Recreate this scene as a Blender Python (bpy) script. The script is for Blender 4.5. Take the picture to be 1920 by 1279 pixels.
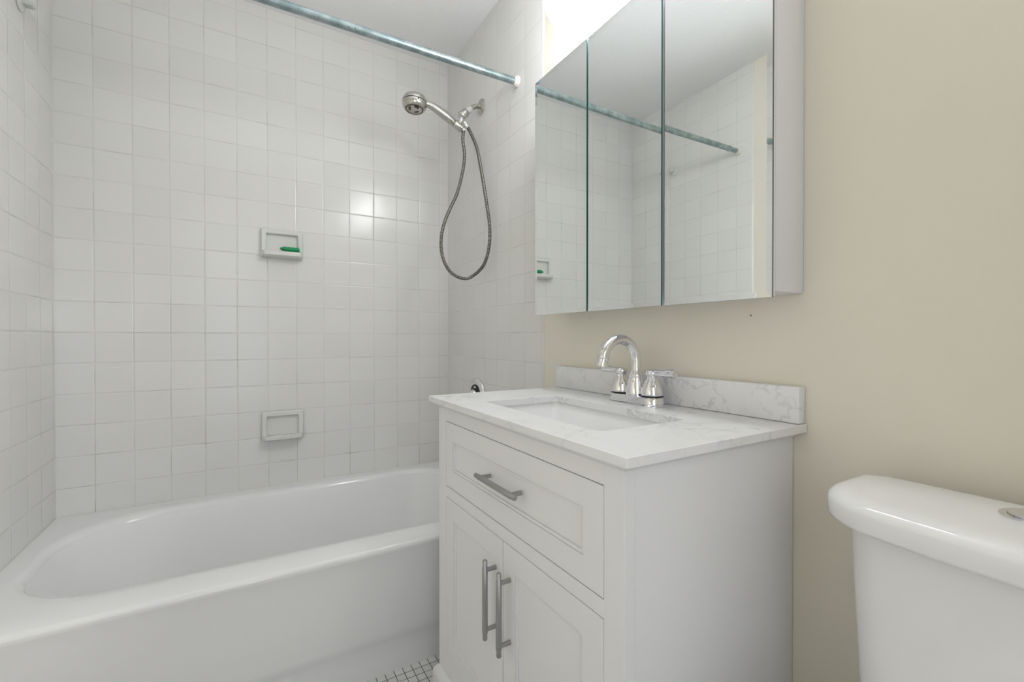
import bpy, bmesh, math, random
from mathutils import Vector, Matrix, Euler
R = math.radians
PI = math.pi
random.seed(7)
for o in list(bpy.data.objects):
    bpy.data.objects.remove(o, do_unlink=True)
SC = bpy.context.scene
COL = SC.collection

# ------------------------------------------------------------------ camera
cd = bpy.data.cameras.new('camera')
cd.sensor_width = 36.0
cd.lens = 843.61 / 1920 * 36.0
cd.clip_start = 0.02
co = bpy.data.objects.new('camera', cd)
COL.objects.link(co)
co.location = (-0.9066, -2.1704, 1.0401)
co.rotation_euler = Euler((R(90 - 0.3983), R(0.025), R(-30.766)), 'XYZ')
SC.camera = co

# ------------------------------------------------------------------ world, lights, exposure
w = bpy.data.worlds.new('world'); SC.world = w
w.use_nodes = True
w.node_tree.nodes['Background'].inputs[0].default_value = (0.9, 0.95, 1.0, 1)
w.node_tree.nodes['Background'].inputs[1].default_value = 0.12
LAMP = 23.0      # emission of the frosted vanity shades
def area(name, loc, rot, sx, sy, power, col=(1, 1, 1)):
    l = bpy.data.lights.new(name, 'AREA'); l.shape = 'RECTANGLE'
    l.size = sx; l.size_y = sy; l.energy = power; l.color = col
    o = bpy.data.objects.new(name, l); COL.objects.link(o)
    o.location = loc; o.rotation_euler = rot
    return o
# added fill light, shining in from the hall behind the camera
area('hall_fill', (-1.05, -3.10, 1.25), (R(90), 0, R(-24)), 0.8, 1.9, 9.3, (0.93, 0.955, 1.05))
# two added fill spots, unseen, bounced off the ceiling and the left wall
def fill_spot(name, loc, aim, cone, power, col=(1, 1, 1)):
    l = bpy.data.lights.new(name, 'SPOT'); l.energy = power; l.color = col
    l.spot_size = R(cone); l.spot_blend = 0.8; l.shadow_soft_size = 0.05
    o = bpy.data.objects.new(name, l); COL.objects.link(o)
    o.location = loc
    o.rotation_euler = (Vector(aim) - Vector(loc)).to_track_quat('-Z', 'Y').to_euler()
    return o
fill_spot('fill_to_ceiling', (-0.95, -2.32, 1.30), (-0.80, -1.25, 2.43), 44, 56.0, (0.94, 0.98, 1.06))
fill_spot('fill_to_left_wall', (-0.80, -2.32, 1.20), (-1.48, -1.62, 1.05), 80, 33.0, (0.98, 0.99, 0.99))
vs = SC.view_settings
SC.display_settings.display_device = 'sRGB'
vs.view_transform = 'Standard'; vs.look = 'None'; vs.gamma = 1.0; vs.use_curve_mapping = False
vs.exposure = -0.03

# ------------------------------------------------------------------ materials
def lin(c):
    return tuple((v / 12.92 if v <= 0.04045 else ((v + 0.055) / 1.055) ** 2.4) for v in c)
def rgb(r, g, b):
    return lin((r / 255, g / 255, b / 255)) + (1,)

class NT:
    def __init__(s, name):
        s.m = bpy.data.materials.new(name); s.m.use_nodes = True
        s.t = s.m.node_tree; s.n = s.t.nodes
        s.b = s.n['Principled BSDF']
    def node(s, typ, **kw):
        n = s.n.new(typ)
        for k, v in kw.items(): setattr(n, k, v)
        return n
    def link(s, a, b): s.t.links.new(a, b)
    def val(s, sock, v):
        if isinstance(v, bpy.types.NodeSocket): s.link(v, sock)
        else: sock.default_value = v
    def math(s, op, a, b=None, c=None, clamp=False):
        n = s.node('ShaderNodeMath', operation=op, use_clamp=clamp)
        s.val(n.inputs[0], a)
        if b is not None: s.val(n.inputs[1], b)
        if c is not None: s.val(n.inputs[2], c)
        return n.outputs[0]
    def mix(s, fac, a, b):
        n = s.node('ShaderNodeMix', data_type='RGBA')
        s.val(n.inputs[0], fac); s.val(n.inputs[6], a); s.val(n.inputs[7], b)
        return n.outputs[2]
    def ramp(s, fac, lo, hi):
        n = s.node('ShaderNodeMapRange', interpolation_type='SMOOTHSTEP')
        s.val(n.inputs[0], fac); n.inputs[1].default_value = lo; n.inputs[2].default_value = hi
        return n.outputs[0]
    def noise(s, scale, detail=2.0, vec=None, rough=0.5):
        n = s.node('ShaderNodeTexNoise'); n.inputs['Scale'].default_value = scale
        n.inputs['Detail'].default_value = detail; n.inputs['Roughness'].default_value = rough
        if vec is None:
            tc = s.node('ShaderNodeTexCoord'); vec = tc.outputs['Object']
        s.link(vec, n.inputs['Vector'])
        return n
    def bump(s, height, dist, strength=1.0, normal=None):
        n = s.node('ShaderNodeBump'); n.inputs['Distance'].default_value = dist
        n.inputs['Strength'].default_value = strength
        s.link(height, n.inputs['Height'])
        if normal is not None: s.link(normal, n.inputs['Normal'])
        s.link(n.outputs[0], s.b.inputs['Normal'])
        return n

def plain(name, col, rough=0.4, metal=0.0, var=0.03, nscale=6.0, bump=0.0, bscale=200.0, coat=0.0, spec=0.5):
    k = NT(name)
    no = k.noise(nscale, 3.0)
    c2 = tuple(min(1, v * (1 + var)) for v in col[:3]) + (1,)
    c1 = tuple(v * (1 - var) for v in col[:3]) + (1,)
    k.link(k.mix(no.outputs['Fac'], c1, c2), k.b.inputs['Base Color'])
    k.b.inputs['Roughness'].default_value = rough
    k.b.inputs['Metallic'].default_value = metal
    k.b.inputs['Specular IOR Level'].default_value = spec
    if coat:
        k.b.inputs['Coat Weight'].default_value = coat
        k.b.inputs['Coat Roughness'].default_value = 0.04
    if bump:
        bn = k.noise(bscale, 3.0)
        k.bump(bn.outputs['Fac'], bump)
    return k.m

T = 0.1106
def tile_mat(name, ua, u0, z0):
    """glazed square wall tile; ua = axis that runs along the wall, grid lines at u0 + k*T and z0 + k*T"""
    k = NT(name)
    tc = k.node('ShaderNodeTexCoord')
    sp = k.node('ShaderNodeSeparateXYZ'); k.link(tc.outputs['Object'], sp.inputs[0])
    u = k.math('DIVIDE', k.math('SUBTRACT', sp.outputs[ua], u0), T)
    v = k.math('DIVIDE', k.math('SUBTRACT', sp.outputs[2], z0), T)
    fu = k.math('FRACT', u); fv = k.math('FRACT', v)
    du = k.math('MULTIPLY', k.math('MINIMUM', fu, k.math('SUBTRACT', 1.0, fu)), T)
    dv = k.math('MULTIPLY', k.math('MINIMUM', fv, k.math('SUBTRACT', 1.0, fv)), T)
    d = k.math('MINIMUM', du, dv)
    cell = k.node('ShaderNodeCombineXYZ')
    k.link(k.math('FLOOR', u), cell.inputs[0]); k.link(k.math('FLOOR', v), cell.inputs[1])
    wn = k.node('ShaderNodeTexWhiteNoise', noise_dimensions='3D'); k.link(cell.outputs[0], wn.inputs['Vector'])
    # glaze colour with slight change from tile to tile, grout a little greyer with dirt in places
    base = k.mix(wn.outputs['Value'], rgb(231, 230, 227), rgb(235, 234, 231))
    blot = k.noise(3.0, 3.0)
    base = k.mix(k.math('MULTIPLY', k.ramp(blot.outputs['Fac'], 0.45, 0.75), 0.35), base, rgb(232, 230, 221))
    gn = k.noise(9.0, 4.0)
    low = k.math('SUBTRACT', 1.0, k.ramp(sp.outputs[2], 0.45, 0.9))
    dirt = k.math('MULTIPLY', k.ramp(gn.outputs['Fac'], 0.42, 0.72), k.math('MULTIPLY_ADD', low, 0.5, 0.5))
    grout = k.mix(dirt, rgb(219, 218, 214), rgb(180, 178, 169))
    gm = k.math('SUBTRACT', 1.0, k.ramp(d, 0.0006, 0.0019))
    k.link(k.mix(gm, base, grout), k.b.inputs['Base Color'])
    k.link(k.math('MULTIPLY_ADD', gm, 0.45, 0.2), k.b.inputs['Roughness'])
    # every tile sits at its own small tilt
    sub = k.node('ShaderNodeVectorMath', operation='SUBTRACT'); k.link(wn.outputs['Color'], sub.inputs[0])
    sub.inputs[1].default_value = (0.5, 0.5, 0.5)
    scl = k.node('ShaderNodeVectorMath', operation='SCALE'); k.link(sub.outputs[0], scl.inputs[0]); scl.inputs['Scale'].default_value = 0.016
    geo = k.node('ShaderNodeNewGeometry')
    add = k.node('ShaderNodeVectorMath', operation='ADD'); k.link(geo.outputs['Normal'], add.inputs[0]); k.link(scl.outputs[0], add.inputs[1])
    nrm = k.node('ShaderNodeVectorMath', operation='NORMALIZE'); k.link(add.outputs[0], nrm.inputs[0])
    wav = k.noise(14.0, 2.0)
    h = k.math('ADD', k.ramp(d, 0.0004, 0.0045), k.math('MULTIPLY', wav.outputs['Fac'], 0.16))
    k.bump(h, 0.0012, 0.4, nrm.outputs[0])
    return k.m

def mosaic_mat():
    k = NT('floor_mosaic')
    tc = k.node('ShaderNodeTexCoord')
    sp = k.node('ShaderNodeSeparateXYZ'); k.link(tc.outputs['Object'], sp.inputs[0])
    P = 0.0272
    u = k.math('DIVIDE', k.math('SUBTRACT', sp.outputs[0], -0.4285), P)
    v = k.math('DIVIDE', k.math('SUBTRACT', sp.outputs[1], -0.8065), P)
    fu = k.math('FRACT', u); fv = k.math('FRACT', v)
    du = k.math('MULTIPLY', k.math('MINIMUM', fu, k.math('SUBTRACT', 1.0, fu)), P)
    dv = k.math('MULTIPLY', k.math('MINIMUM', fv, k.math('SUBTRACT', 1.0, fv)), P)
    d = k.math('MINIMUM', du, dv)
    cell = k.node('ShaderNodeCombineXYZ')
    k.link(k.math('FLOOR', u), cell.inputs[0]); k.link(k.math('FLOOR', v), cell.inputs[1])
    wn = k.node('ShaderNodeTexWhiteNoise', noise_dimensions='3D'); k.link(cell.outputs[0], wn.inputs['Vector'])
    base = k.mix(wn.outputs['Value'], rgb(228, 228, 227), rgb(240, 240, 239))
    gm = k.math('SUBTRACT', 1.0, k.ramp(d, 0.0007, 0.0014))
    k.link(k.mix(gm, base, rgb(92, 92, 92)), k.b.inputs['Base Color'])
    k.link(k.math('MULTIPLY_ADD', gm, 0.5, 0.3), k.b.inputs['Roughness'])
    k.bump(k.ramp(d, 0.0004, 0.0025), 0.0008, 0.7)
    return k.m

def marble_mat():
    k = NT('veined_marble')
    tc = k.node('ShaderNodeTexCoord')
    def veins(scale, off, width, warp):
        mp = k.node('ShaderNodeMapping'); mp.inputs['Location'].default_value = off
        mp.inputs['Rotation'].default_value = (0.5, 0.3, 0.7)
        k.link(tc.outputs['Object'], mp.inputs[0])
        wn = k.node('ShaderNodeTexNoise'); wn.inputs['Scale'].default_value = scale * 2.2; wn.inputs['Detail'].default_value = 5.0
        k.link(mp.outputs[0], wn.inputs['Vector'])
        sc = k.node('ShaderNodeVectorMath', operation='SCALE'); k.link(wn.outputs['Color'], sc.inputs[0]); sc.inputs['Scale'].default_value = warp
        ad = k.node('ShaderNodeVectorMath', operation='ADD'); k.link(mp.outputs[0], ad.inputs[0]); k.link(sc.outputs[0], ad.inputs[1])
        n2 = k.node('ShaderNodeTexNoise'); n2.inputs['Scale'].default_value = scale; n2.inputs['Detail'].default_value = 3.0
        k.link(ad.outputs[0], n2.inputs['Vector'])
        r = k.math('ABSOLUTE', k.math('SUBTRACT', n2.outputs['Fac'], 0.5))
        return k.math('SUBTRACT', 1.0, k.ramp(r, 0.0, width))
    a = veins(5.5, (1.3, 0.2, 0.9), 0.016, 0.16)
    b = veins(11.0, (4.1, 2.0, 0.3), 0.022, 0.1)
    cl = k.noise(7.0, 4.0)
    mask = k.ramp(cl.outputs['Fac'], 0.42, 0.66)
    va = k.math('MULTIPLY', a, k.math('MULTIPLY_ADD', mask, 0.40, 0.10))
    vb = k.math('MULTIPLY', k.math('MULTIPLY', b, mask), 0.32)
    v = k.math('MAXIMUM', va, vb)
    cloud = k.math('MULTIPLY', k.ramp(k.noise(9.0, 5.0).outputs['Fac'], 0.5, 0.8), 0.16)
    v = k.math('ADD', v, cloud, clamp=True)
    k.link(k.mix(v, rgb(240, 240, 240), rgb(164, 164, 166)), k.b.inputs['Base Color'])
    k.b.inputs['Roughness'].default_value = 0.28
    k.b.inputs['Specular IOR Level'].default_value = 0.35
    return k.m

def rod_mat():
    k = NT('worn_blue_grey_steel')
    a = k.noise(28.0, 5.0); b = k.noise(160.0, 4.0)
    c = k.mix(k.ramp(a.outputs['Fac'], 0.35, 0.7), rgb(140, 158, 162), rgb(178, 192, 194))
    c = k.mix(k.math('MULTIPLY', k.ramp(b.outputs['Fac'], 0.60, 0.70), 0.7), c, rgb(70, 78, 80))
    k.link(c, k.b.inputs['Base Color'])
    k.b.inputs['Metallic'].default_value = 0.85
    k.b.inputs['Roughness'].default_value = 0.34
    return k.m

def brushed(name, col, rough):
    k = NT(name)
    tc = k.node('ShaderNodeTexCoord'); mp = k.node('ShaderNodeMapping')
    mp.inputs['Scale'].default_value = (60, 60, 900); k.link(tc.outputs['Object'], mp.inputs[0])
    n = k.noise(1.0, 2.0, mp.outputs[0])
    k.link(k.mix(n.outputs['Fac'], tuple(v * .9 for v in col[:3]) + (1,), col), k.b.inputs['Base Color'])
    k.b.inputs['Metallic'].default_value = 1.0
    k.link(k.math('MULTIPLY_ADD', n.outputs['Fac'], 0.1, rough - 0.05), k.b.inputs['Roughness'])
    return k.m

def emis(name, col, strength):
    k = NT(name)
    n = k.noise(5.0)
    k.b.inputs['Base Color'].default_value = col
    k.b.inputs['Roughness'].default_value = 0.35
    k.link(k.mix(n.outputs['Fac'], col, tuple(v * 0.97 for v in col[:3]) + (1,)), k.b.inputs['Emission Color'])
    k.b.inputs['Emission Strength'].default_value = strength
    return k.m

X0, Z0 = -1.3723, 1.0599
M = dict(
    tile_back=tile_mat('tile_back', 0, X0, Z0),
    tile_right=tile_mat('tile_right', 1, -0.2995, Z0),
    tile_left=tile_mat('tile_left', 1, -0.2378, Z0),
    cream=plain('cream_paint', rgb(237, 232, 217), 0.62, var=0.012, nscale=2.0, bump=0.0006, bscale=45, spec=0.3),
    ceil=plain('ceiling_paint', rgb(246, 246, 246), 0.8, var=0.012, bump=0.0022, bscale=55, spec=0.2),
    mosaic=mosaic_mat(),
    enamel=plain('tub_enamel', rgb(242, 242, 242), 0.09, var=0.008, nscale=3, spec=0.5),
    china=plain('toilet_china', rgb(241, 241, 241), 0.08, var=0.006, nscale=3, spec=0.5),
    basin=plain('basin_china', rgb(240, 240, 240), 0.12, var=0.006, nscale=3),
    lacquer=plain('white_lacquer', rgb(240, 240, 240), 0.42, var=0.008, nscale=4, spec=0.4),
    gap=plain('shadow_gap_board', rgb(120, 120, 120), 0.8, var=0.05),
    marble=marble_mat(),
    nickel=brushed('brushed_nickel', rgb(176, 176, 176), 0.36),
    chrome=plain('chrome', rgb(232, 232, 234), 0.04, 1.0, var=0.004),
    satin=plain('satin_nickel', rgb(196, 195, 188), 0.2, 1.0, var=0.03, nscale=30),
    dark=plain('dark_seal', rgb(28, 28, 28), 0.4, var=0.1),
    rod=rod_mat(),
    ivory=plain('ivory_plastic', rgb(232, 229, 219), 0.4, var=0.02),
    ceramic=plain('dish_ceramic', rgb(228, 229, 224), 0.14, var=0.01),
    mirror=plain('mirror_silver', rgb(240, 243, 242), 0.0, 1.0, var=0.0005),
    edge=plain('green_glass_edge', rgb(62, 122, 118), 0.12, 0.35, var=0.15, nscale=10),
    steelw=plain('white_enamelled_steel', rgb(236, 236, 239), 0.4, var=0.006),
    green=plain('green_plastic', rgb(20, 150, 92), 0.3, var=0.12, nscale=60),
    shade=emis('lit_frosted_glass', (0.94, 0.97, 1.0, 1), LAMP),
    etched=plain('etched_glass_ribs', rgb(120, 170, 180), 0.3, var=0.05),
    ring_dark=plain('hose_groove', rgb(24, 24, 23), 0.5, 0.3, var=0.1),
    hose_steel=plain('hose_steel', rgb(172, 170, 162), 0.24, 1.0, var=0.04, nscale=40),
    amber=plain('nozzle_rubber', rgb(104, 84, 70), 0.5, var=0.1),
    pvc=plain('white_plastic', rgb(226, 228, 224), 0.35, var=0.01),
    doorp=plain('door_paint', rgb(58, 46, 38), 0.5, var=0.02),
)

def worn_enamel():
    # glossy on the rim, dulled by scrubbing inside the tub
    k = NT('worn_tub_enamel')
    n = k.noise(3.0, 3.0)
    k.link(k.mix(n.outputs['Fac'], rgb(240, 240, 240), rgb(244, 244, 244)), k.b.inputs['Base Color'])
    tc = k.node('ShaderNodeTexCoord'); sp = k.node('ShaderNodeSeparateXYZ'); k.link(tc.outputs['Object'], sp.inputs[0])
    k.link(k.math('MULTIPLY_ADD', k.ramp(sp.outputs[2], 0.376, 0.398), -0.34, 0.44), k.b.inputs['Roughness'])
    return k.m
M['enamel_worn'] = worn_enamel()

# ------------------------------------------------------------------ mesh helpers
def finish(name, bm, mats, parent=None, angle=40, loc=None):
    me = bpy.data.meshes.new(name)
    bmesh.ops.recalc_face_normals(bm, faces=bm.faces[:])
    bm.to_mesh(me); bm.free()
    for m in (mats if isinstance(mats, (list, tuple)) else [mats]): me.materials.append(m)
    for p in me.polygons: p.use_smooth = True
    try: me.set_sharp_from_angle(angle=R(angle))
    except Exception: pass
    o = bpy.data.objects.new(name, me); COL.objects.link(o)
    if parent is not None: o.parent = parent
    if loc is not None: o.location = loc
    return o

def merge(dst, src, mi=0):
    for f in src.faces: f.material_index = mi if mi is not None else f.material_index
    me = bpy.data.meshes.new('tmp'); src.to_mesh(me); src.free()
    dst.from_mesh(me); bpy.data.meshes.remove(me)

def box(bm, x0, x1, y0, y1, z0, z1, bev=0.0, seg=2, mi=0, mat=None):
    t = bmesh.new()
    bmesh.ops.create_cube(t, size=1.0)
    for v in t.verts:
        v.co = Vector(((x0 + x1) / 2 + v.co.x * (x1 - x0), (y0 + y1) / 2 + v.co.y * (y1 - y0), (z0 + z1) / 2 + v.co.z * (z1 - z0)))
    if bev: bmesh.ops.bevel(t, geom=t.edges[:], offset=bev, segments=seg, profile=0.5, affect='EDGES')
    if mat is not None: t.transform(mat)
    merge(bm, t, mi)

def lathe(bm, prof, seg=32, mat=None, mi=0, cap=True):
    t = bmesh.new()
    rings = []
    for r, z in prof:
        if r < 1e-6: rings.append([t.verts.new((0, 0, z))])
        else: rings.append([t.verts.new((r * math.cos(2 * PI * i / seg), r * math.sin(2 * PI * i / seg), z)) for i in range(seg)])
    for a, b in zip(rings, rings[1:]):
        if len(a) == 1 and len(b) == 1: continue
        for i in range(seg):
            j = (i + 1) % seg
            if len(a) == 1: t.faces.new((a[0], b[j], b[i]))
            elif len(b) == 1: t.faces.new((a[i], a[j], b[0]))
            else: t.faces.new((a[i], a[j], b[j], b[i]))
    if cap:
        if len(rings[0]) > 1: t.faces.new(rings[0])
        if len(rings[-1]) > 1: t.faces.new(rings[-1])
    if mat is not None: t.transform(mat)
    merge(bm, t, mi)

def spline(pts, n):
    pts = [Vector(p) for p in pts]; out = []
    for i in range(len(pts) - 1):
        p0 = pts[max(i - 1, 0)]; p1 = pts[i]; p2 = pts[i + 1]; p3 = pts[min(i + 2, len(pts) - 1)]
        for k in range(n):
            t = k / n
            out.append(0.5 * ((2 * p1) + (p2 - p0) * t + (2 * p0 - 5 * p1 + 4 * p2 - p3) * t * t + (3 * p1 - p0 - 3 * p2 + p3) * t ** 3))
    out.append(pts[-1])
    return out

def resample(pts, step):
    out = [pts[0].copy()]; acc = 0.0
    for a, b in zip(pts, pts[1:]):
        L = (b - a).length
        if L == 0: continue
        d = step - acc
        while d <= L:
            out.append(a.lerp(b, d / L)); d += step
        acc = L - (d - step)
    return out

def tube(bm, pts, rad, seg=16, mi=0, caps=True, mifun=None, flat=1.0):
    t = bmesh.new()
    pts = [Vector(p) for p in pts]
    if not hasattr(rad, '__len__'): rad = [rad] * len(pts)
    tan = []
    for i in range(len(pts)):
        a = pts[max(i - 1, 0)]; b = pts[min(i + 1, len(pts) - 1)]
        tan.append((b - a).normalized())
    up = Vector((0, 0, 1)) if abs(tan[0].z) < 0.9 else Vector((0, 1, 0))
    nrm = (up - tan[0] * up.dot(tan[0])).normalized()
    rings = []
    for i, p in enumerate(pts):
        if i:
            ax = tan[i - 1].cross(tan[i])
            if ax.length > 1e-8:
                nrm = Matrix.Rotation(tan[i - 1].angle(tan[i]), 3, ax.normalized()) @ nrm
            nrm = (nrm - tan[i] * nrm.dot(tan[i])).normalized()
        bi = tan[i].cross(nrm)
        rings.append([t.verts.new(p + (nrm * math.cos(2 * PI * k / seg) * flat + bi * math.sin(2 * PI * k / seg)) * rad[i]) for k in range(seg)])
    for q, (a, b) in enumerate(zip(rings, rings[1:])):
        for i in range(seg):
            j = (i + 1) % seg
            f = t.faces.new((a[i], a[j], b[j], b[i]))
            f.material_index = mifun(q) if mifun else mi
    if caps:
        t.faces.new(rings[0]).material_index = mi; t.faces.new(rings[-1]).material_index = mi
    merge(bm, t, None)

def rrect(x0, x1, y0, y1, r, z, n=8):
    """rounded rectangle ring; r = one radius or four (x1y1, x0y1, x0y0, x1y0)"""
    rs = r if hasattr(r, '__len__') else (r,) * 4
    out = []
    for (cx, cy, a0), rr in zip(((x1, y1, 0), (x0, y1, 90), (x0, y0, 180), (x1, y0, 270)), rs):
        sx = 1 if cx == x1 else -1; sy = 1 if cy == y1 else -1
        for i in range(n + 1):
            a = R(a0 + 90 * i / n)
            out.append(Vector((cx - sx * rr + rr * math.cos(a), cy - sy * rr + rr * math.sin(a), z)))
    return out

def loft(bm, rings, cap0=False, cap1=False, mi=0, closed=True):
    t = bmesh.new()
    vr = [[t.verts.new(p) for p in r] for r in rings]
    n = len(vr[0])
    for a, b in zip(vr, vr[1:]):
        for i in range(n if closed else n - 1):
            j = (i + 1) % n
            t.faces.new((a[i], a[j], b[j], b[i]))
    if cap0: t.faces.new(vr[0])
    if cap1: t.faces.new(vr[-1])
    merge(bm, t, mi)

def prism_y(bm, prof, y0, y1, mi=0):
    """closed (x,z) outline pulled along y"""
    t = bmesh.new()
    a = [t.verts.new((x, y0, z)) for x, z in prof]; b = [t.verts.new((x, y1, z)) for x, z in prof]
    n = len(prof)
    for i in range(n):
        j = (i + 1) % n; t.faces.new((a[i], a[j], b[j], b[i]))
    t.faces.new(a); t.faces.new(b)
    merge(bm, t, mi)

def prism_x(bm, prof, x0, x1, mi=0):
    t = bmesh.new()
    a = [t.verts.new((x0, y, z)) for y, z in prof]; b = [t.verts.new((x1, y, z)) for y, z in prof]
    n = len(prof)
    for i in range(n):
        j = (i + 1) % n; t.faces.new((a[i], a[j], b[j], b[i]))
    t.faces.new(a); t.faces.new(b)
    merge(bm, t, mi)

def along(p, d):
    """matrix that puts local +z along d at p"""
    return Matrix.Translation(Vector(p)) @ Vector(d).to_track_quat('Z', 'Y').to_matrix().to_4x4()

def thing(name, label, cat, loc=(0, 0, 0), group=None):
    o = bpy.data.objects.new(name, None); o.empty_display_size = 0.05
    COL.objects.link(o); o.location = loc
    o['label'] = label; o['category'] = cat
    if group: o['group'] = group
    return o
def tag(o, label, cat, group=None):
    o['label'] = label; o['category'] = cat
    if group: o['group'] = group
    return o
def struct(name, bm, mats, angle=40):
    o = finish(name, bm, mats, None, angle); o['kind'] = 'structure'; return o
def part(name, bm, mats, th, angle=40, label=None):
    """mesh given in room coordinates, hung under its thing"""
    p = th; off = Vector((0, 0, 0))
    while p is not None:
        off += Vector(p.location); p = p.parent
    bm.transform(Matrix.Translation(-off))
    o = finish(name, bm, mats, th, angle)
    if label: o['label'] = label
    return o

# ------------------------------------------------------------------ room
W, YF, ZC = -1.476, -2.46, 2.432
bm = bmesh.new(); box(bm, W - 0.1, 0.106, YF - 1.5, 0.1, -0.08, 0); struct('floor', bm, M['mosaic'])
bm = bmesh.new(); box(bm, W - 0.1, 0.106, YF - 1.5, 0.1, ZC, ZC + 0.08); struct('ceiling', bm, M['ceil'])
bm = bmesh.new(); box(bm, W - 0.1, 0.106, 0, 0.1, 0, ZC); struct('wall_back', bm, M['tile_back'])
def side_wall(name, xt, xp, xo, yt, tile):
    bm = bmesh.new()
    s = 1 if xo > xt else -1
    # tiled part stands proud of the paint and ends in a rounded edge
    t = bmesh.new()
    prof = [(xo, 0), (xt, 0)]
    for i in range(6):
        a = R(90 * i / 5)
        prof.append((xt + s * 0.006 * (1 - math.cos(a)), yt + 0.006 - 0.006 * math.sin(a)))
    prof.append((xo, yt))
    a = [t.verts.new((x, y, 0)) for x, y in prof]; b = [t.verts.new((x, y, ZC)) for x, y in prof]
    for i in range(len(prof)):
        j = (i + 1) % len(prof); t.faces.new((a[i], a[j], b[j], b[i]))
    t.faces.new(a); t.faces.new(b)
    merge(bm, t, 0)
    box(bm, min(xp, xo), max(xp, xo), YF, yt, 0, ZC, mi=1)
    return struct(name, bm, [tile, M['cream']])
side_wall('wall_right', 0.0, 0.006, 0.106, -0.861, M['tile_right'])
side_wall('wall_left', W, W - 0.006, W - 0.1, -0.772, M['tile_left'])
DX0, DX1, DH = -1.28, -0.50, 2.03
bm = bmesh.new()
box(bm, W - 0.006, DX0, YF - 0.1, YF, 0, ZC); box(bm, DX1, 0.006, YF - 0.1, YF, 0, ZC); box(bm, DX0, DX1, YF - 0.1, YF, DH, ZC)
struct('wall_front', bm, M['cream'])
bm = bmesh.new()
box(bm, DX0 - 0.06, DX0, YF, YF + 0.015, 0, DH + 0.06, 0.004); box(bm, DX1, DX1 + 0.06, YF, YF + 0.015, 0, DH + 0.06, 0.004)
box(bm, DX0, DX1, YF, YF + 0.015, DH, DH + 0.06, 0.004)
struct('trim_1', bm, M['lacquer'])
# unseen door leaf in the hall, added as a dark reflection for the chrome
bm = bmesh.new()
box(bm, DX1 - 0.002, DX1 + 0.036, YF - 0.10 - 0.76, YF - 0.10, 0.01, DH - 0.01, 0.002, 1)
for a, b in ((0.2, 0.9), (1.05, 1.85)):
    box(bm, DX1 - 0.006, DX1 + 0.001, YF - 0.74, YF - 0.22, a, b, 0.004, 1)
d1 = struct('added_door', bm, M['doorp'])
bm = bmesh.new()
lathe(bm, [(0, 0), (0.026, 0), (0.026, 0.005), (0.010, 0.010), (0.010, 0.035), (0.022, 0.042), (0.027, 0.055), (0.020, 0.066), (0, 0.068)], 24, along((DX1 - 0.002, YF - 0.80, 1.0), (-1, 0, 0)))
finish('door_knob', bm, M['chrome'], d1)
# the hall beyond the open door
bm = bmesh.new()
box(bm, W - 0.1, W, YF - 1.5, YF - 0.1, 0, ZC); struct('wall_hall_left', bm, M['cream'])
bm = bmesh.new()
box(bm, 0.006, 0.106, YF - 1.5, YF - 0.1, 0, ZC); struct('wall_hall_right', bm, M['cream'])
# bead of caulk where tub meets tile
# ------------------------------------------------------------------ bathtub
tub = thing('bathtub', 'long white enamelled bathtub built in between the tiled walls', 'bathtub', (-0.738, -0.4, 0))
ZR = 0.4085
bm = bmesh.new()
xa, xb, ya, yb = W + 0.001, -0.001, -0.812, -0.001
n = 14
rings = [
    rrect(xa, xb, ya + 0.004, yb, 0.004, ZR - 0.030, n),
    rrect(xa, xb, ya, yb, 0.004, ZR - 0.014, n),
    rrect(xa, xb, ya + 0.002, yb, 0.004, ZR - 0.008, n),
    rrect(xa, xb, ya + 0.006, yb, 0.004, ZR - 0.003, n),
    rrect(xa, xb, ya + 0.013, yb, 0.004, ZR, n),
]
def opening(d, z, dl=0.0, k=1.0):
    # d = inset from the edge of the opening, dl = extra at the sloping back-rest end on the left
    x0, x1, y0, y1 = W + 0.052 + d + dl, -0.075 - d, -0.716 + d, -0.062 - d
    out = rrect(x0, x1, y0, y1, (0.16 * k, 0.26 * k, 0.20 * k, 0.16 * k), z, n)
    # the left end swells into one smooth curve with depth
    f = 0.3 if d > -0.004 else 0.0
    ym, hy, xm = (y0 + y1) / 2, (y1 - y0) / 2, x0 + 0.62
    for p in out:
        if p.x < xm and f > 0:
            t = (xm - p.x) / (xm - x0)
            lim = hy * (max(0.0, 1 - t ** 2.3)) ** (1 / 2.3)
            yy = ym + max(-lim, min(lim, p.y - ym))
            p.y = p.y + (yy - p.y) * f
    return out
rings += [opening(-0.006, ZR + 0.0005), opening(0.0, ZR), opening(0.007, ZR - 0.003), opening(0.014, ZR - 0.010), opening(0.019, ZR - 0.022),
          opening(0.0245, ZR - 0.05, 0.004), opening(0.038, 0.31, 0.012), opening(0.060, 0.22, 0.026), opening(0.077, 0.155, 0.042), opening(0.090, 0.118, 0.056, .97),
          opening(0.110, 0.094, 0.075, .9), opening(0.145, 0.083, 0.1, .75), opening(0.25, 0.078, 0.2, .3)]
loft(bm, rings, cap1=True)
part('basin_shell', bm, M['enamel_worn'], tub, 60)
bm = bmesh.new()
prof = [(-0.70, ZR - 0.020), (ya + 0.0012, ZR - 0.020), (ya + 0.0042, ZR - 0.034), (ya + 0.0075, ZR - 0.055),
        (-0.799, 0.25), (-0.795, 0.135), (-0.7935, 0.122), (-0.788, 0.108), (-0.783, 0.094), (-0.782, 0.05), (-0.781, 0.0), (-0.70, 0.0)]
prism_x(bm, prof, xa, xb)
part('apron', bm, M['enamel'], tub, 50)
bm = bmesh.new()
lathe(bm, [(0.0, 0.004), (0.02, 0.004), (0.034, 0.002), (0.036, 0.0), (0.036, -0.01)], 28, Matrix.Translation((-0.30, -0.39, 0.078)))
part('drain', bm, M['chrome'], tub)

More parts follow.
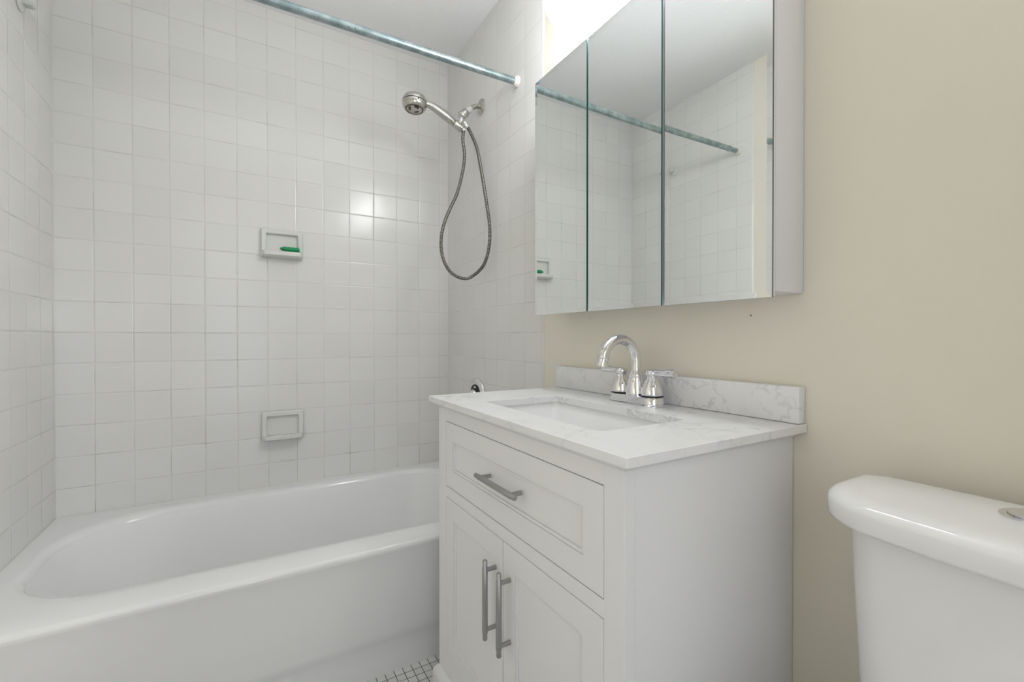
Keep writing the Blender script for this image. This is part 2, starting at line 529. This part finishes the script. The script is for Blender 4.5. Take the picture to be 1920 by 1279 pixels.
# ------------------------------------------------------------------ soap dishes
def soap_dish(label, zb, zt, tray):
    x0, x1 = -0.8455, -0.6845
    th = thing('soap_dish', label, 'soap dish', (-0.765, -0.001, zb), 'ceramic dishes on the tiled wall')
    bm = bmesh.new()
    D = 0.0185
    n = 4
    # frame with a recessed back
    rings = [rrect(x0, x1, zb, zt, 0.006, 0, n), rrect(x0, x1, zb, zt, 0.006, D * 0.6, n), rrect(x0 + .004, x1 - .004, zb + .004, zt - .004, 0.006, D, n),
             rrect(x0 + .017, x1 - .017, zb + .017, zt - .017, 0.005, D, n), rrect(x0 + .02, x1 - .02, zb + .02, zt - .02, 0.004, D - .003, n),
             rrect(x0 + .021, x1 - .021, zb + .021, zt - .021, 0.004, 0.003, n)]
    rings = [[Vector((p.x, -0.001 - p.z, p.y)) for p in r] for r in rings]
    loft(bm, rings, cap0=True, cap1=True)
    part('back_plate', bm, M['ceramic'], th, 35)
    # tray lip that juts out below
    bm = bmesh.new()
    o = [(-0.010, 0.001), (-0.040, 0.003), (-0.050, 0.008), (-0.0525, tray - .003), (-0.0515, tray), (-0.048, tray + .0005), (-0.045, tray - .002), (-0.010, tray - .0035)]
    t = bmesh.new()
    rr = []
    for (x, ins) in ((x0 + .004, 0.55), (x0 + .007, 0.22), (x0 + .012, 0.07), (x0 + .020, 0.0), (x1 - .020, 0.0), (x1 - .012, 0.07), (x1 - .007, 0.22), (x1 - .004, 0.55)):
        rr.append([Vector((x, -0.001 + y * (1 - ins) - 0.0, zb + z)) for y, z in o])
    loft(bm, rr, cap0=True, cap1=True)
    part('tray', bm, M['ceramic'], th, 40)
    return th
soap_dish('upper white ceramic soap dish on the tiled back wall, holding a green piece', 1.3805, 1.5015, 0.0245)
soap_dish('lower white ceramic soap dish just above the bathtub, empty', 0.606, 0.7275, 0.0245)
# green piece lying in the upper dish
bm = bmesh.new()
pts = [(-0.776 + 0.076 * i / 22, -0.034 + 0.003 * math.sin(i * .15), 1.4185 - 0.0015 * (i / 22)) for i in range(23)]
rad = [0.0125 * min(1, (i / 6) ** 0.6 if i < 6 else 1) * (1 - 0.10 * abs(math.sin(i * 0.62)) * (i > 5)) * (0.75 if i > 20 else 1) + 0.0012 for i in range(23)]
tube(bm, pts, rad, 14, flat=0.8)
for i in range(3):
    lathe(bm, [(0, -.006), (.006, -.0045), (.0095, 0), (.006, .0045), (0, .006)], 14, Matrix.Translation((-0.751 + i * 0.022, -0.034, 1.4095)))
tag(finish('green_piece', bm, M['green'], None, 60), 'small green plastic piece with scalloped lower edge lying in the upper soap dish', 'plastic_piece')

# ------------------------------------------------------------------ shower rod
rod = thing('shower_rod', 'worn blue-grey steel shower curtain rod spanning the tub between both side walls', 'curtain rod', (-0.738, -0.69, 2.0165))
ZA, ZB_ = 2.0085, 2.0235    # left, right height of the axis
bm = bmesh.new()
tube(bm, [(-1.40, -0.69, 2.0093), (-0.9, -0.69, 2.0143), (-0.4, -0.69, 2.0194), (-0.012, -0.69, 2.0233)], 0.0132, 24)
part('pole', bm, M['rod'], rod)
bm = bmesh.new()
tube(bm, [(-1.466, -0.69, 2.0086), (-1.40, -0.69, 2.0093), (-1.385, -0.69, 2.0094)], [0.0118, 0.0118, 0.0118], 24)
tube(bm, [(-1.405, -0.69, 2.0092), (-1.397, -0.69, 2.0093)], [0.0148, 0.0148], 24)
part('inner_pole', bm, M['rod'], rod)
for xw, s in ((W, 1), (0.0, -1)):
    bm = bmesh.new()
    lathe(bm, [(0.0, 0.0), (0.021, 0.0), (0.0215, 0.004), (0.0195, 0.009), (0.0165, 0.011), (0.016, 0.018), (0.0, 0.018)], 28,
          along((xw + s * 0.0005, -0.69, ZA if s > 0 else ZB_), (s, 0, 0)))
    part('end_cap', bm, M['ivory'], rod)

# ------------------------------------------------------------------ small cap on the left wall
cap = thing('wall_hook', 'small round white plastic cap high on the tiled left wall', 'hook', (W, -0.265, 2.045))
bm = bmesh.new(); lathe(bm, [(0, 0), (0.027, 0), (0.028, 0.003), (0.025, 0.006), (0.016, 0.008), (0, 0.008)], 28, along((W + .0005, -0.272, 2.04), (1, 0, 0)))
part('disc', bm, M['pvc'], cap)
bm = bmesh.new(); box(bm, W + 0.006, W + 0.032, -0.277, -0.250, 2.034, 2.062, 0.003)
part('stub', bm, M['pvc'], cap)

# ------------------------------------------------------------------ shower arm
SY = -0.385
arm = thing('shower_bracket', 'chrome shower arm with round flange and swivel bracket on the right tiled wall', 'shower bracket', (0, SY, 2.062))
bm = bmesh.new()
lathe(bm, [(0.0125, 0.0), (0.033, 0.0), (0.0335, 0.003), (0.030, 0.007), (0.020, 0.011), (0.0125, 0.012)], 32, along((-0.0005, SY, 2.062), (-1, 0, 0)))
part('flange', bm, M['satin'], arm)
bm = bmesh.new()
tube(bm, spline([(-0.001, SY, 2.062), (-0.025, SY, 2.059), (-0.05, SY, 2.043), (-0.074, SY, 2.02)], 6), 0.0105, 18)
part('pipe', bm, M['satin'], arm)
bm = bmesh.new()
d = Vector((-0.72, 0, -0.69)).normalized()
lathe(bm, [(0.0118, -0.02), (0.0122, 0.0), (0.0118, 0.006)], 20, along((-0.067, SY, 2.0265), d))
part('thread_tape', bm, M['pvc'], arm, label='white thread tape')
bm = bmesh.new()
lathe(bm, [(0.012, 0), (0.0165, 0.002), (0.018, 0.006), (0.018, 0.020), (0.0165, 0.024), (0.0165, 0.026), (0.0185, 0.028), (0.0185, 0.036), (0.015, 0.041), (0.006, 0.043)], 28,
      along((-0.072, SY, 2.022), d))
part('swivel_nut', bm, M['satin'], arm)
bm = bmesh.new()
lathe(bm, [(0.0, 0), (0.009, 0.0), (0.0105, 0.005), (0.0105, 0.030), (0.0, 0.031)], 20, along((-0.093, SY, 1.998), (-0.25, 0, -1)))
part('ball_stem', bm, M['chrome'], arm)
hd = Vector((-0.905, 0, 0.425)).normalized()          # direction of the held handle, upward to the left
hp = Vector((-0.113, SY, 1.950))
bm = bmesh.new()
lathe(bm, [(0.0125, -0.022), (0.0165, -0.021), (0.0175, -0.016), (0.0175, 0.014), (0.016, 0.019), (0.0125, 0.019)], 28, along(hp, hd))
box(bm, -0.112, -0.090, SY - 0.009, SY + 0.009, 1.951, 1.976, 0.003)
part('holder_cradle', bm, M['satin'], arm)
bm = bmesh.new()
od = Vector((0.62, -0.02, -0.78)).normalized()
lathe(bm, [(0.0, -0.002), (0.010, -0.002), (0.0125, 0.002), (0.0125, 0.022), (0.0105, 0.026), (0.0, 0.027)], 24, along((-0.084, SY, 1.973), od))
tube(bm, [(-0.099, SY, 1.968), (-0.084, SY, 1.972)], 0.009, 14)
part('hose_outlet', bm, M['chrome'], arm)

# ------------------------------------------------------------------ hand shower with its hose
hs = thing('hand_shower', 'brushed metal hand shower with ribbed hose looping down, resting in its bracket', 'shower head', (-0.113, SY, 1.950))
bm = bmesh.new()
hpts = spline([hp - hd * 0.03, hp - hd * 0.006, hp + hd * 0.022, hp + hd * 0.06 + Vector((0, 0, .002)), hp + hd * 0.11 + Vector((0, 0, .001)), hp + hd * 0.140 + Vector((0, 0, -.003)), hp + hd * 0.165 + Vector((0, 0, -.014))], 6)
L = len(hpts)
rad = []
for i in range(L):
    t = i / (L - 1)
    if t < 0.28: r = 0.0115
    else:
        q = (t - 0.28) / 0.72
        r = 0.0118 + 0.0068 * max(0.0, math.sin(min(1.0, q / 0.30) * PI / 2) - max(0, (q - 0.30) / 0.70) ** 1.1 * 1.05)
    rad.append(r)
tube(bm, hpts, rad, 20)
part('handle', bm, M['satin'], hs, 60)
fd = Vector((-0.07, -0.06, -0.99)).normalized()     # the spray face looks down and a little into the room
hc = Vector((-0.3055, SY, 1.996))
bm = bmesh.new()
lathe(bm, [(0.0, -0.040), (0.014, -0.039), (0.030, -0.034), (0.042, -0.025), (0.0485, -0.014), (0.050, -0.005), (0.0495, -0.003)], 40, along(hc, fd), cap=False)
part('head_back', bm, M['satin'], hs, 60)
bm = bmesh.new(); lathe(bm, [(0.0480, -0.004), (0.0492, -0.003), (0.0492, 0.0), (0.0480, 0.001)], 40, along(hc, fd), cap=False)
part('head_groove', bm, M['dark'], hs, label='dark groove around the head')
bm = bmesh.new()
lathe(bm, [(0.0495, 0.0), (0.0498, 0.003), (0.0475, 0.014), (0.043, 0.022), (0.039, 0.026), (0.038, 0.0262), (0.0365, 0.025), (0.0, 0.0245)], 40, along(hc, fd))
lathe(bm, [(0.003, 0), (0.003, 0.004), (0.0, 0.004)], 10, along(hc + fd * 0.012 + Vector((0.0, -0.0462, 0.012)), (0, -1, 0)), mi=1)
face = part('spray_face', bm, [M['satin'], M['dark']], hs, 50)
F = along(hc, fd)
bm = bmesh.new()
for i in range(30):
    a = 2 * PI * i / 30
    lathe(bm, [(0.0019, 0), (0.0016, 0.0035), (0.0, 0.0036)], 7, F @ Matrix.Translation((0.0325 * math.cos(a), 0.0325 * math.sin(a), 0.0245)))
for q in range(3):
    for i in range(3):
        a = 2 * PI * q / 3 + 0.5
        box(bm, -0.0045, 0.0045, -0.0035, 0.0035, 0.0, 0.0022, 0.001, 1, 0, F @ Matrix.Rotation(a + (i - 1) * 0.33, 4, 'Z') @ Matrix.Translation((0.0185, 0, 0.0245)))
o = part('spray_nozzles', bm, M['amber'], face, label='ring of brown rubber spray nozzles')
bm = bmesh.new()
tube(bm, spline([hc + fd * 0.010 + Vector((0.044, 0.0, 0.0)), hc + fd * 0.018 + Vector((0.060, -.004, 0)), hc + fd * 0.026 + Vector((0.058, -.004, -.004)), hc + fd * 0.022 + Vector((0.042, -.004, 0))], 5), 0.0016, 8)
part('setting_lever', bm, M['pvc'], hs)
HOSE = [(-0.1067,-0.3900,1.9250),(-0.0942,-0.3920,1.8936),(-0.0867,-0.3920,1.8310),(-0.0943,-0.3920,1.7607),(-0.1193,-0.3920,1.6649),(-0.1464,-0.3920,1.6038),(-0.1731,-0.3920,1.5436),(-0.1899,-0.3920,1.4853),(-0.1948,-0.3920,1.4289),(-0.1852,-0.3920,1.3738),(-0.1587,-0.3920,1.3265),(-0.1219,-0.3960,1.3019),(-0.0818,-0.4040,1.2955),(-0.0550,-0.4262,1.3118),(-0.0420,-0.4762,1.3404),(-0.0360,-0.5078,1.3837),(-0.0320,-0.5210,1.4438),(-0.0300,-0.5158,1.5128),(-0.0300,-0.4968,1.5838),(-0.0320,-0.4665,1.6925),(-0.0350,-0.4424,1.7787),(-0.0420,-0.4258,1.8514),(-0.0520,-0.4045,1.9076),(-0.0660,-0.3869,1.9520)]
bm = bmesh.new()
hp_ = resample(spline([tuple(hp - hd * 0.028)] + HOSE[1:], 14), 0.0013)
tube(bm, hp_, [0.0072 if (i % 4) < 3 else 0.0060 for i in range(len(hp_))], 12, mifun=lambda q: 0 if (q % 4) < 2 else 1)
part('hose', bm, [M['hose_steel'], M['ring_dark']], hs, 80)

# ------------------------------------------------------------------ tub valve
vl = thing('tub_valve', 'round chrome tub valve plate on the right tiled wall behind the vanity top', 'valve', (0, -0.352, 0.79))
VP = along((-0.0005, -0.352, 0.787), (-1, 0, 0))
bm = bmesh.new()
lathe(bm, [(0.0, 0), (0.070, 0), (0.0715, 0.003), (0.0705, 0.008), (0.064, 0.014), (0.054, 0.0175), (0.050, 0.0165), (0.0, 0.0155)], 40, VP)
part('escutcheon', bm, M['chrome'], vl, 50)
bm = bmesh.new(); lathe(bm, [(0.044, 0.0150), (0.044, 0.0185), (0.0365, 0.0195), (0.036, 0.0150)], 36, VP, cap=False)
lathe(bm, [(0.0295, 0.0150), (0.0295, 0.0215), (0.0245, 0.0220), (0.024, 0.0150)], 36, VP, cap=False)
part('seal_ring', bm, M['dark'], vl, label='black seal rings')
bm = bmesh.new(); lathe(bm, [(0.0, 0.0150), (0.0225, 0.0150), (0.0225, 0.028), (0.020, 0.033), (0.0, 0.034)], 32, VP)
tube(bm, [(-0.026, -0.352, 0.780), (-0.034, -0.352, 0.755), (-0.042, -0.352, 0.725)], [0.009, 0.0085, 0.007], 14)
part('knob', bm, M['chrome'], vl)

# ------------------------------------------------------------------ vanity cabinet
van = thing('vanity_cabinet', 'white shaker vanity cabinet with one drawer over two doors under the marble top', 'cabinet', (-0.22, -1.345, 0))
XF = -0.440                       # face of the frame
CY0, CY1 = -1.702, -0.988         # right and left sides
DZ0, DZ1 = 0.642, 0.817           # drawer
KZ0, KZ1 = 0.178, 0.6135          # doors
DY0, DY1, DYM = -1.658, -1.038, -1.3475
bm = bmesh.new()
e = 0.0012
# sides, back, inside board and face frame
box(bm, XF + .02, 0.004, CY0, CY0 + 0.018, 0.0, 0.861)
box(bm, XF + .02, 0.004, CY1 - 0.018, CY1, 0.0, 0.861)
box(bm, XF, XF + .02, CY0, DY0, 0.0, 0.861, 0.0004, 1)
box(bm, XF, XF + .02, DY1, CY1, 0.0, 0.861, 0.0004, 1)
box(bm, XF, XF + .02, DY0, DY1, DZ1, 0.861, 0.0008, 1)
box(bm, XF, XF + .02, DY0, DY1, KZ1, DZ0, 0.0008, 1)
box(bm, XF, XF + .02, DY0, DY1, 0.10, KZ0, 0.0008, 1)
box(bm, XF + .018, XF + .024, CY0 + .018, CY1 - .018, 0.10, 0.85, mi=1)
# moulding under the top
z1, z0 = 0.860, 0.850
def mould(d0, zz): return rrect(XF - d0, 0.004, CY0 - d0, CY1 + d0, 0.0015, zz, 2)
loft(bm, [mould(-0.004, z0 - .002), mould(0.003, z0), mould(0.006, z0 + .002), mould(0.013, z0 + .007), mould(0.014, z1), mould(-0.03, z1)], mi=0)
part('body', bm, [M['lacquer'], M['gap']], van, 35)
bm = bmesh.new()
loft(bm, [rrect(XF - .016, 0.004, CY0 - .012, CY1 + .012, 0.003, zz, 2) for zz in (0.0, 0.108)] +
     [rrect(XF - .0155, 0.004, CY0 - .0115, CY1 + .0115, 0.003, 0.113, 2), rrect(XF - .010, 0.004, CY0 - .008, CY1 + .008, 0.003, 0.121, 2), rrect(XF - .0015, 0.004, CY0 - .0015, CY1 + .0015, 0.003, 0.128, 2), rrect(XF + .01, 0.004, CY0 + .01, CY1 - .01, 0.003, 0.129, 2)])
part('plinth', bm, M['lacquer'], van, 35)

def panel_front(name, y0, y1, z0, z1, fw, th):
    g = 0.0016
    y0 += g; y1 -= g; z0 += g; z1 -= g
    bm = bmesh.new()
    n = 1
    def ring(i, dx): return [Vector((XF + dx, p.x, p.y)) for p in rrect(y0 + i, y1 - i, z0 + i, z1 - i, 0.0004, 0, n)]
    loft(bm, [ring(0, 0.018), ring(0, 0.0012), ring(0.001, 0.0), ring(fw, 0.0), ring(fw + 0.0002, 0.0035), ring(fw + 0.0009, 0.0035), ring(fw + 0.0011, 0.0012), ring(fw + 0.0060, 0.0020), ring(fw + 0.0062, 0.0062), ring(fw + 0.0070, 0.0062), ring(fw + 0.0072, 0.0048)], cap0=True, cap1=True)
    return part(name, bm, M['lacquer'], th, 25)
def pull(th, cy, cz, vertical):
    """bar pull on two posts, thinner past the posts"""
    bm = bmesh.new()
    x = XF - 0.0265
    def P(s): return (x, cy, cz + s) if vertical else (x, cy + s, cz)
    a, b = 0.064, 0.0855
    ss = [-b, -b + .0015, -a - .0075, -a - .006, a + .006, a + .0075, b - .0015, b]
    rr = [0.0042, 0.0052, 0.0052, 0.0062, 0.0062, 0.0052, 0.0052, 0.0042]
    tube(bm, [P(s) for s in ss], rr, 20)
    for s in (-a, a):
        p = Vector(P(s)); tube(bm, [p, p + Vector((0.0262, 0, 0))], 0.0048, 16)
    return part('handle', bm, M['nickel'], th, 50, label='brushed nickel bar handle')
dr = panel_front('drawer', DY0, DY1, DZ0, DZ1, 0.047, van)
pull(dr, -1.3575, 0.7355, False)
dl = panel_front('door', DYM, DY1, KZ0, KZ1, 0.049, van)
pull(dl, DYM + 0.030, 0.4795, True)
d2 = panel_front('door', DY0, DYM, KZ0, KZ1, 0.049, van)
pull(d2, DYM - 0.031, 0.4795, True)

# ------------------------------------------------------------------ countertop with basin
ctr = thing('vanity_countertop', 'white marble vanity top with grey veins, backsplash and undermount sink', 'countertop', (-0.23, -1.345, 0.86))
ZT = 0.8775
bm = bmesh.new()
hx0, hx1, hy0, hy1 = -0.378, -0.150, -1.580, -1.143
n = 6
def outer(d, z): return rrect(-0.4615 + d, 0.005, -1.7275 + d, -0.9625 - d, 0.002, z, n)
def hole(d, z, r=0.022): return rrect(hx0 - d, hx1 + d, hy0 - d, hy1 + d, r + d, z, n)
loft(bm, [hole(0, ZT - .0172), hole(0, ZT - .001), hole(0.001, ZT), outer(0.0012, ZT), outer(0.0, ZT - .0012), outer(0.0, ZT - .0150), outer(0.003, ZT - .0172), outer(0.012, ZT - .0172), hole(0, ZT - .0172)])
part('slab', bm, M['marble'], ctr, 30)
bm = bmesh.new(); box(bm, -0.0165, 0.005, -1.7235, -0.9615, ZT + .0008, 0.9475, 0.0012, 2)
part('backsplash', bm, M['marble'], ctr)
bm = bmesh.new()
zb = ZT - .0175
loft(bm, [hole(0.028, zb), hole(0.004, zb), hole(0.003, zb - .003), hole(0.0015, zb - .010), hole(-0.004, zb - .018), hole(-0.045, zb - .085, .075), hole(-0.06, zb - .105, .08), hole(-0.08, zb - .113, .09),
          hole(-0.10, zb - .116, .1), [Vector(((hx0 + hx1) / 2 + .01 * math.cos(2 * PI * (i + .5) / 28), (hy0 + hy1) / 2 + .01 * math.sin(2 * PI * (i + .5) / 28), zb - .119)) for i in range(28)]])
part('sink_basin', bm, M['basin'], ctr, 50)
bm = bmesh.new()
lathe(bm, [(0, .004), (.014, .004), (.0215, .002), (.022, 0), (.022, -.008)], 28, Matrix.Translation(((hx0 + hx1) / 2, (hy0 + hy1) / 2, zb - .1175)))
part('sink_drain', bm, M['chrome'], ctr)

# ------------------------------------------------------------------ faucet
FX, FY = -0.072, -1.370
fa = thing('faucet', 'chrome two-handle faucet with arched spout on the marble vanity top', 'faucet', (FX, FY, ZT))
bm = bmesh.new()
ring_ = lambda d, z: rrect(FX - .030 - d, FX + .030 + d, FY - .0815 - d, FY + .0815 + d, .0295 + d, z, 8)
loft(bm, [ring_(0.001, ZT + .0002), ring_(0.001, ZT + .003), ring_(-.0015, ZT + .005), ring_(-.0015, ZT + .008), ring_(-.004, ZT + .018), ring_(-.006, ZT + .0215), ring_(-.011, ZT + .0225)], cap0=True, cap1=True)
part('base_plate', bm, M['chrome'], fa, 35)
bm = bmesh.new()
lathe(bm, [(.0265, ZT + .0215), (.0268, ZT + .028), (.024, ZT + .042), (.0195, ZT + .058), (.0172, ZT + .066), (.0182, ZT + .068), (.0182, ZT + .0715), (.0155, ZT + .076), (.0128, ZT + .082)], 32, Matrix.Translation((FX, FY, 0)))
ac = Vector((FX - .0545, FY, 0.9815)); Ra = 0.0545
pts = [(FX, FY, ZT + .075), (FX, FY, 0.965)]
for i in range(0, 29):
    a = R(168 * i / 28); pts.append((ac.x + Ra * math.cos(a), FY, ac.z + Ra * math.sin(a)))
tube(bm, pts, 0.0122, 24)
part('spout', bm, M['chrome'], fa, 50)
a = R(168); pe = Vector(pts[-1]); te = Vector((-math.sin(a), 0, math.cos(a))).normalized()
bm = bmesh.new()
lathe(bm, [(.0122, -.004), (.0142, -.003), (.0142, .001), (.0134, .002), (.0134, .012), (.0150, .018), (.0152, .0205), (.0115, .0205), (.0105, .017), (0, .017)], 28, along(pe, te), cap=False)
part('aerator', bm, M['chrome'], fa, 40)
for s in (1, -1):
    hy = FY + s * 0.0508
    h = bmesh.new()
    lathe(h, [(.0258, ZT + .0262), (.0262, ZT + .0285), (.0255, ZT + .034), (.0215, ZT + .048), (.0162, ZT + .059), (.0125, ZT + .065), (.0118, ZT + .0675), (.0128, ZT + .069), (.0128, ZT + .0705), (.0112, ZT + .072)], 32, Matrix.Translation((FX, hy, 0)))
    hb = part('handle_body', h, M['chrome'], fa, 40)
    h = bmesh.new(); lathe(h, [(.0248, ZT + .0222), (.0262, ZT + .0232), (.0262, ZT + .0258), (.0248, ZT + .0266)], 32, Matrix.Translation((FX, hy, 0)))
    part('seal_ring', h, M['dark'], hb, label='black seal ring')
    h = bmesh.new()
    lathe(h, [(0, ZT + .0705), (.0112, ZT + .071), (.0152, ZT + .0745), (.0162, ZT + .079), (.0145, ZT + .0835), (.009, ZT + .0868), (0, ZT + .0878)], 28, Matrix.Translation((FX, hy, 0)))
    lv = [(FX, hy + s * .008, ZT + .0795), (FX, hy + s * .022, ZT + .080), (FX, hy + s * .04, ZT + .0805), (FX, hy + s * .058, ZT + .0815), (FX, hy + s * .066, ZT + .082), (FX, hy + s * .069, ZT + .082)]
    tube(h, lv, [.0088, .0066, .0082, .0112, .0106, .0062], 18)
    part('lever', h, M['chrome'], hb, 50)

# ------------------------------------------------------------------ mirror cabinet
mc = thing('mirror_cabinet', 'white wall cabinet with three tall mirror doors hanging above the sink', 'mirror cabinet', (0, -1.35, 1.11))
bm = bmesh.new(); box(bm, -0.090, 0.005, -1.7195, -0.982, 1.124, 1.838, 0.0015, 2)
part('body', bm, M['steelw'], mc)
MX = -0.108
def mirror_door(yl, yr, ang, pivot, bl, br):
    """yl = left (far) edge, yr = right (near) edge"""
    zb, zt = 1.1118, 1.8485
    Rm = Matrix.Translation((MX, pivot, 0)) @ Matrix.Rotation(R(-ang), 4, 'Z') @ Matrix.Translation((-MX, -pivot, 0))
    n = 1
    def ring(d, x):
        # raised edge where there is a bevel, flush where two doors meet
        q = []
        for p in rrect(yr + d * br, yl - d * bl, zb + d, zt - d, 0.0003, 0, n):
            xx = x
            if x < 0 and ((not br and p.x < yr + 0.001) or (not bl and p.x > yl - 0.001)) and zb + 0.012 < p.y < zt - 0.012: xx = 0.0
            q.append(Vector((MX + xx, p.x, p.y)))
        return q
    bm = bmesh.new(); box(bm, MX + .0042, MX + .0118, yr + .0015, yl - .0015, zb + .0015, zt - .0015, 0.0008, 1)
    bm.transform(Rm)
    dr = part('mirror_door', bm, M['steelw'], mc)
    bm = bmesh.new()
    # silvered face with its optical bevel, then the green edge of the glass
    loft(bm, [ring(0.0, -0.00058), ring(0.0105, 0.0)], cap1=True, mi=0)
    loft(bm, [ring(0.0, 0.0038), ring(0.0, -0.00058)], cap0=True, mi=1)
    bm.transform(Rm)
    part('mirror_glass', bm, [M['mirror'], M['gap'] if br else M['edge']], dr, 0.5)
    return dr
mirror_door(-0.9735, -1.2250, 0.3, -1.10, 1, 0)
mirror_door(-1.2292, -1.4795, 0.5, -1.35, 0, 0)
mirror_door(-1.4850, -1.7255, 1.4, -1.60, 0, 1)

# ------------------------------------------------------------------ vanity light
vl2 = thing('vanity_light', 'white wall light with bell-shaped frosted glass shades above the mirror cabinet', 'wall light', (0, -1.36, 2.04))
bm = bmesh.new()
box(bm, -0.014, 0.005, -1.615, -1.105, 1.985, 2.115, 0.004, 2); box(bm, -0.030, -0.012, -1.60, -1.12, 1.999, 2.101, 0.006, 2)
part('back_plate', bm, M['lacquer'], vl2)
for sy in (-1.174, -1.372, -1.570):
    bm = bmesh.new()
    tube(bm, spline([(-0.025, sy, 2.055), (-0.06, sy, 2.07), (-0.100, sy, 2.105), (-0.124, sy, 2.10)], 6), 0.008, 14)
    lathe(bm, [(0.0, 2.110), (0.020, 2.108), (0.028, 2.100), (0.030, 2.076), (0.0, 2.076)], 28, Matrix.Translation((-0.124, sy, 0)))
    part('lamp_arm', bm, M['chrome'], vl2)
    bm = bmesh.new()
    lathe(bm, [(1.02 * r, z - 0.012) for r, z in ((0.031, 2.092), (0.036, 2.075), (0.047, 2.052), (0.058, 2.030), (0.0665, 2.006), (0.0695, 1.986), (0.068, 1.970), (0.061, 1.956), (0.048, 1.946), (0.028, 1.941), (0.0, 1.940))], 40, Matrix.Translation((-0.124, sy, 0)))
    sh = part('glass_shade', bm, M['shade'], vl2, 60)

# ------------------------------------------------------------------ marks on the wall under the cabinet
for (y, z, lab) in ((-1.107, 1.100, 'tiny dark screw in the cream wall beneath the left mirror doors'), (-1.616, 1.087, 'tiny dark screw in the cream wall beneath the right end of the mirror')):
    bm = bmesh.new(); lathe(bm, [(0, 0.0015), (0.0012, 0.0012), (0.0018, 0.0), (0.0018, -0.004)], 12, along((0.0058, y, z), (-1, 0, 0)))
    tag(finish('wall_screw', bm, M['gap'], None), lab, 'screw', 'screws under the mirror cabinet')

# ------------------------------------------------------------------ toilet
TY = -2.030
to = thing('toilet', 'white two-piece toilet with a rounded tank lid and push button by the cream wall', 'toilet', (-0.30, TY, 0))
def tank_ring(xb, xf, hw, rb, rf, z, bow=0.0, n=10):
    out = []
    for p in rrect(xf, xb, TY - hw, TY + hw, (rb, rf, rf, rb), z, n):
        t = (p.y - TY) / hw
        k = (xb - p.x) / (xb - xf)
        p.x += bow * (t * t) * k
        out.append(p)
    # extra points along the front so that it bows
    res = []
    for i, p in enumerate(out):
        q = out[(i + 1) % len(out)]
        res.append(p)
        if (p - q).length > 0.12:
            for s in range(1, 12):
                m = p.lerp(q, s / 12); t = (m.y - TY) / hw
                if abs(p.x - q.x) < 0.02 and m.x < (xb + xf) / 2: m.x = (xf + bow * t * t)
                res.append(m)
    return res
bm = bmesh.new()
rr = []
for z, s in ((0.385, 0.88), (0.40, 0.90), (0.48, 0.925), (0.60, 0.95), (0.70, 0.97), (0.787, 0.985)):
    rr.append(tank_ring(-0.045, -0.045 - 0.168 * (0.84 + .16 * (s - .88) / .105), 0.168 * s, 0.022, 0.05, z, 0.020))
loft(bm, rr, cap0=True, cap1=True)
part('tank', bm, M['china'], to, 50)
bm = bmesh.new()
lid = lambda d, z: tank_ring(-0.032 - d, -0.237 + d, 0.196 - d, 0.030, 0.075, z, 0.030)
loft(bm, [lid(0.006, 0.7855), lid(0.001, 0.788), lid(0.0, 0.792), lid(0.0, 0.8110), lid(0.0012, 0.8155), lid(0.004, 0.8196), lid(0.008, 0.8225), lid(0.014, 0.8246), lid(0.026, 0.8260), lid(0.05, 0.8265)], cap0=True, cap1=True)
part('tank_lid', bm, M['china'], to, 60)
bm = bmesh.new()
BM_ = Matrix.Translation((-0.112, TY - 0.004, 0.8262)) @ Matrix.Scale(1.14, 4)
lathe(bm, [(0.0, 0.0), (0.027, 0.0), (0.0275, 0.0025), (0.0255, 0.004), (0.0215, 0.0035), (0.0205, 0.002), (0.0205, 0.0048), (0.019, 0.006), (0.0, 0.0064)], 36, BM_)
part('flush_button', bm, M['chrome'], to, 30, label='chrome push button')
def oval(cx, a, b, z, N=40):
    out = []
    for i in range(N):
        t = 2 * PI * i / N
        out.append(Vector((cx + a * math.cos(t) * (1.0 if math.cos(t) < 0 else 0.82), TY + b * math.sin(t), z)))
    return out
bm = bmesh.new()
loft(bm, [oval(-0.42, .21, .115, 0.0), oval(-0.42, .215, .118, 0.02), oval(-0.42, .20, .105, 0.10), oval(-0.43, .21, .12, 0.20), oval(-0.45, .245, .16, 0.30), oval(-0.46, .265, .182, 0.36), oval(-0.46, .268, .186, 0.385), oval(-0.46, .260, .178, 0.395),
          oval(-0.46, .205, .13, 0.395), oval(-0.46, .19, .115, 0.36), oval(-0.45, .13, .085, 0.26), oval(-0.43, .06, .05, 0.20)], cap0=True, cap1=True)
box(bm, -0.30, -0.035, TY - 0.105, TY + 0.105, 0.20, 0.386, 0.02, 3)
part('bowl', bm, M['china'], to, 50)
bm = bmesh.new()
loft(bm, [oval(-0.46, .262, .182, 0.397), oval(-0.46, .268, .187, 0.402), oval(-0.46, .268, .187, 0.41), oval(-0.46, .258, .178, 0.415), oval(-0.46, .20, .125, 0.413), oval(-0.46, .198, .123, 0.397), oval(-0.46, .262, .182, 0.397)])
part('seat', bm, M['china'], to, 50)
bm = bmesh.new()
loft(bm, [oval(-0.46, .262, .182, 0.4165), oval(-0.46, .268, .187, 0.420), oval(-0.46, .268, .187, 0.428), oval(-0.46, .255, .176, 0.434), oval(-0.46, .15, .10, 0.437)], cap0=True, cap1=True)
box(bm, -0.262, -0.238, TY - 0.085, TY + 0.085, 0.4, 0.43, 0.006, 2)
part('seat_lid', bm, M['china'], to, 50)
